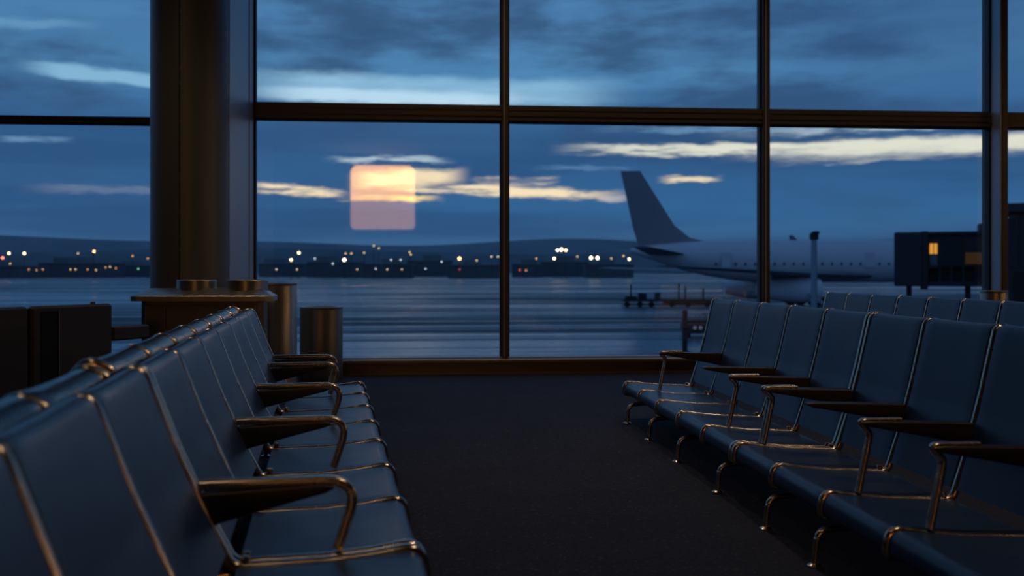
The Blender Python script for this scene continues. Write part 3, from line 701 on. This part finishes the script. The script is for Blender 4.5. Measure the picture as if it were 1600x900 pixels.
lw = MB().box(jx(1448.5), jx(1459.5), .22, .31, jz(397), jz(381)).build('lit_window', amber, jb, smooth=False)
MB().box(jx(1453.5), jx(1454.5), .2, .22, jz(397), jz(381)).build('glazing_bar', bj, lw, smooth=False)
MB().box(jx(1448.5), jx(1459.5), .2, .31, jz(415), jz(398)).build('pale_panel', mat('pale_grey_panel', (.2, .2, .2), .7), jb, smooth=False)
MB().box(jx(1499), jx(1531), .22, .31, jz(413), jz(395)).build('dim_window', dim_amber, jb, smooth=False)
for i in range(7):
    MB().box(jx(1444+i*17), jx(1446+i*17), .1, .3, jz(440), jz(416)).build('lower_post', bj, jb, smooth=False)
MB().box(jx(1444), jx(1580), 1.2, 1.3, jz(440), jz(417)).build('lower_glazing', dglass, jb, smooth=False)
MB().box(jx(1440), jx(1464), .0, .1, jz(419), jz(416)).box(jx(1462), jx(1464), .0, .1, jz(447), jz(416)).build('stair_frame', bj, jb, smooth=False)
for a in (1415, 1500, 1560):
    MB().box(jx(a), jx(a+8), 1.2, 1.7, 0, jz(447)).build('support_leg', bj, jb, smooth=False)
tb0 = at(1568, 450, 57); kk = 57/F
tw = tag(empty('terminal_wing', (tb0[0], tb0[1], TARMAC), -YAW-.50), 'dark terminal wing with a flat overhanging roof at the right edge', 'building')
tx = lambda px: (px-1560)*kk
tz = lambda py: H+(YH-py)*kk-TARMAC
MB().box(tx(1560), tx(1900), -1.2, 9, tz(332), tz(320)).build('roof_slab', bj, tw, smooth=False)
MB().box(tx(1566), tx(1900), 2.5, 8, tz(341), tz(332)).build('sky_gap_strip', mat('sky_gap_pale', (.35, .40, .45), .3, .0, .5), tw, smooth=False)  # solid pale strip painted as the bright sky gap under the roof
MB().box(tx(1562), tx(1900), 0, 8.5, 0, tz(341)).build('wall', bj2, tw, smooth=False)
for i in range(8):
    MB().box(tx(1564+i*20), tx(1581+i*20), -.08, .02, tz(418), tz(345)).build('wall_panel', dglass, tw, smooth=False)
MB().box(tx(1574), tx(1610), -.1, .02, tz(470), tz(424)).build('door_opening', dark_gap, tw, smooth=False)

# ------------------------------------------------------------------ apron furniture
dm = 58.0; q = at(1272, 450, dm); km = dm/F
ms = tag(empty('light_mast', (q[0], q[1], TARMAC), -YAW), 'pale light mast with a dark head in front of the airliner', 'mast')
pale = mat('mast_pale_paint', (.34, .37, .42), .5); dk = mat('equipment_dark', (.022, .024, .03), .6, 0, .4, noise=(1.5, .2, .05))
mh = H+(YH-375)*km-TARMAC
MB().lathe([(.30, 0), (.30, .2), (.20, .25), (.16, mh)], n=14).build('pole', pale, ms)
MB().box(-.22, .22, -.2, .2, mh, mh+.42, .05).box(-.1, .26, -.28, .2, mh+.34, mh+.5, .04).build('lamp_head', dk, ms)
zb_ = H+(YH-458)*km-TARMAC
MB().tube([(-.42, 0, zb_), (.1, 0, zb_-.35), (.75, 0, zb_-.75)], .11, 8).build('brace', pale, ms)

dl = 4.0*F/55.5; q = at(974, 480, dl); kl = dl/F
gl = tag(empty('cargo_loader', (q[0], q[1], TARMAC), -YAW), 'long dark cargo loader with posts parked under the airliner wing', 'ground equipment')
gx = lambda px: (px-974)*kl
gz = lambda py: (480-py)*kl
MB().box(gx(974), gx(1128), 0, 2.2, gz(471), gz(468), .02).box(gx(974), gx(1128), 0, 2.2, gz(480)+.25, gz(477), .02).build('deck', dk, gl)
MB().box(gx(1040), gx(1128), .0, 2.2, gz(476), gz(470)).build('side_board', mat('rust_board', (.10, .045, .02), .7), gl, smooth=False)
for a, t in ((985, 444), (1000, 457), (1060, 443), (1070, 447), (1098, 450)):
    MB().box(gx(a), gx(a+2.4), .1, .3, gz(469), gz(t)).build('post', dk, gl, smooth=False)
MB().box(gx(999), gx(1011), .2, 1.4, gz(469), gz(458), .05).build('engine_box', dk, gl)
MB().box(gx(978), gx(996), .2, 1.6, gz(469), gz(463), .05).build('cab', dk, gl)
MB().box(gx(1025), gx(1033), .3, 1.2, gz(469), gz(457), .04).build('crate', mat('crate_grey', (.07, .07, .08), .7), gl)
for a in (980, 1000, 1018, 1050, 1075, 1105):
    mb = MB(); mb.rings([[(gx(a)+.32*cos(2*pi*j/16), -.05+w_, .32+.32*sin(2*pi*j/16)) for j in range(16)] for w_ in (0, .25)]); mb.build('wheel', rubber, gl)

dp = 4.0*F/(550-YH); q = at(1070, 550, dp); kp = dp/F
po = tag(empty('bollard_post', (q[0], q[1], TARMAC), -YAW), 'dark square post on the tarmac outside the window', 'post')
MB().box(-.12, .12, -.12, .12, 0, 65*kp, .02).build('shaft', dk, po); MB().box(-.2, .2, -.2, .2, 0, .06, .01).build('base_plate', dk, po)
dt = 4.0*F/(528-YH); q = at(1096, 528, dt); kt = dt/F
tg = tag(empty('baggage_tractor', (q[0], q[1], TARMAC), -YAW), 'small dark baggage tractor with two pale headlamps behind the post', 'vehicle')
MB().box(-.85, .85, 0, 2.6, .25, .85, .08).build('body', dk, tg); MB().box(-.8, .8, 1.3, 2.4, .85, 1.0, .05).build('seat', dk, tg)
hl = mat('headlamp_pale', (.6, .6, .58), .3, 0, .6, emit=((1, .95, .85), .05))
for x in (-.25, .1): 
    mb = MB(); mb.rings([[(x-.15+.11*cos(2*pi*j/14), -.03+w_, .62+.11*sin(2*pi*j/14)) for j in range(14)] for w_ in (0, .06)]); mb.build('headlamp', hl, tg)
MB().tube([(.1, 1.2, .85), (.1, 1.2, 1.35), (.5, 1.2, 1.42), (.62, 1.2, .85)], .035, 6).build('roll_bar', dk, tg)
for x in (-.7, .7):
    for yy in (.5, 2.1):
        mb = MB(); mb.rings([[(x+w_, yy+.28*cos(2*pi*j/16), .28+.28*sin(2*pi*j/16)) for j in range(16)] for w_ in (-.1, .1)]); mb.build('wheel', rubber, tg)
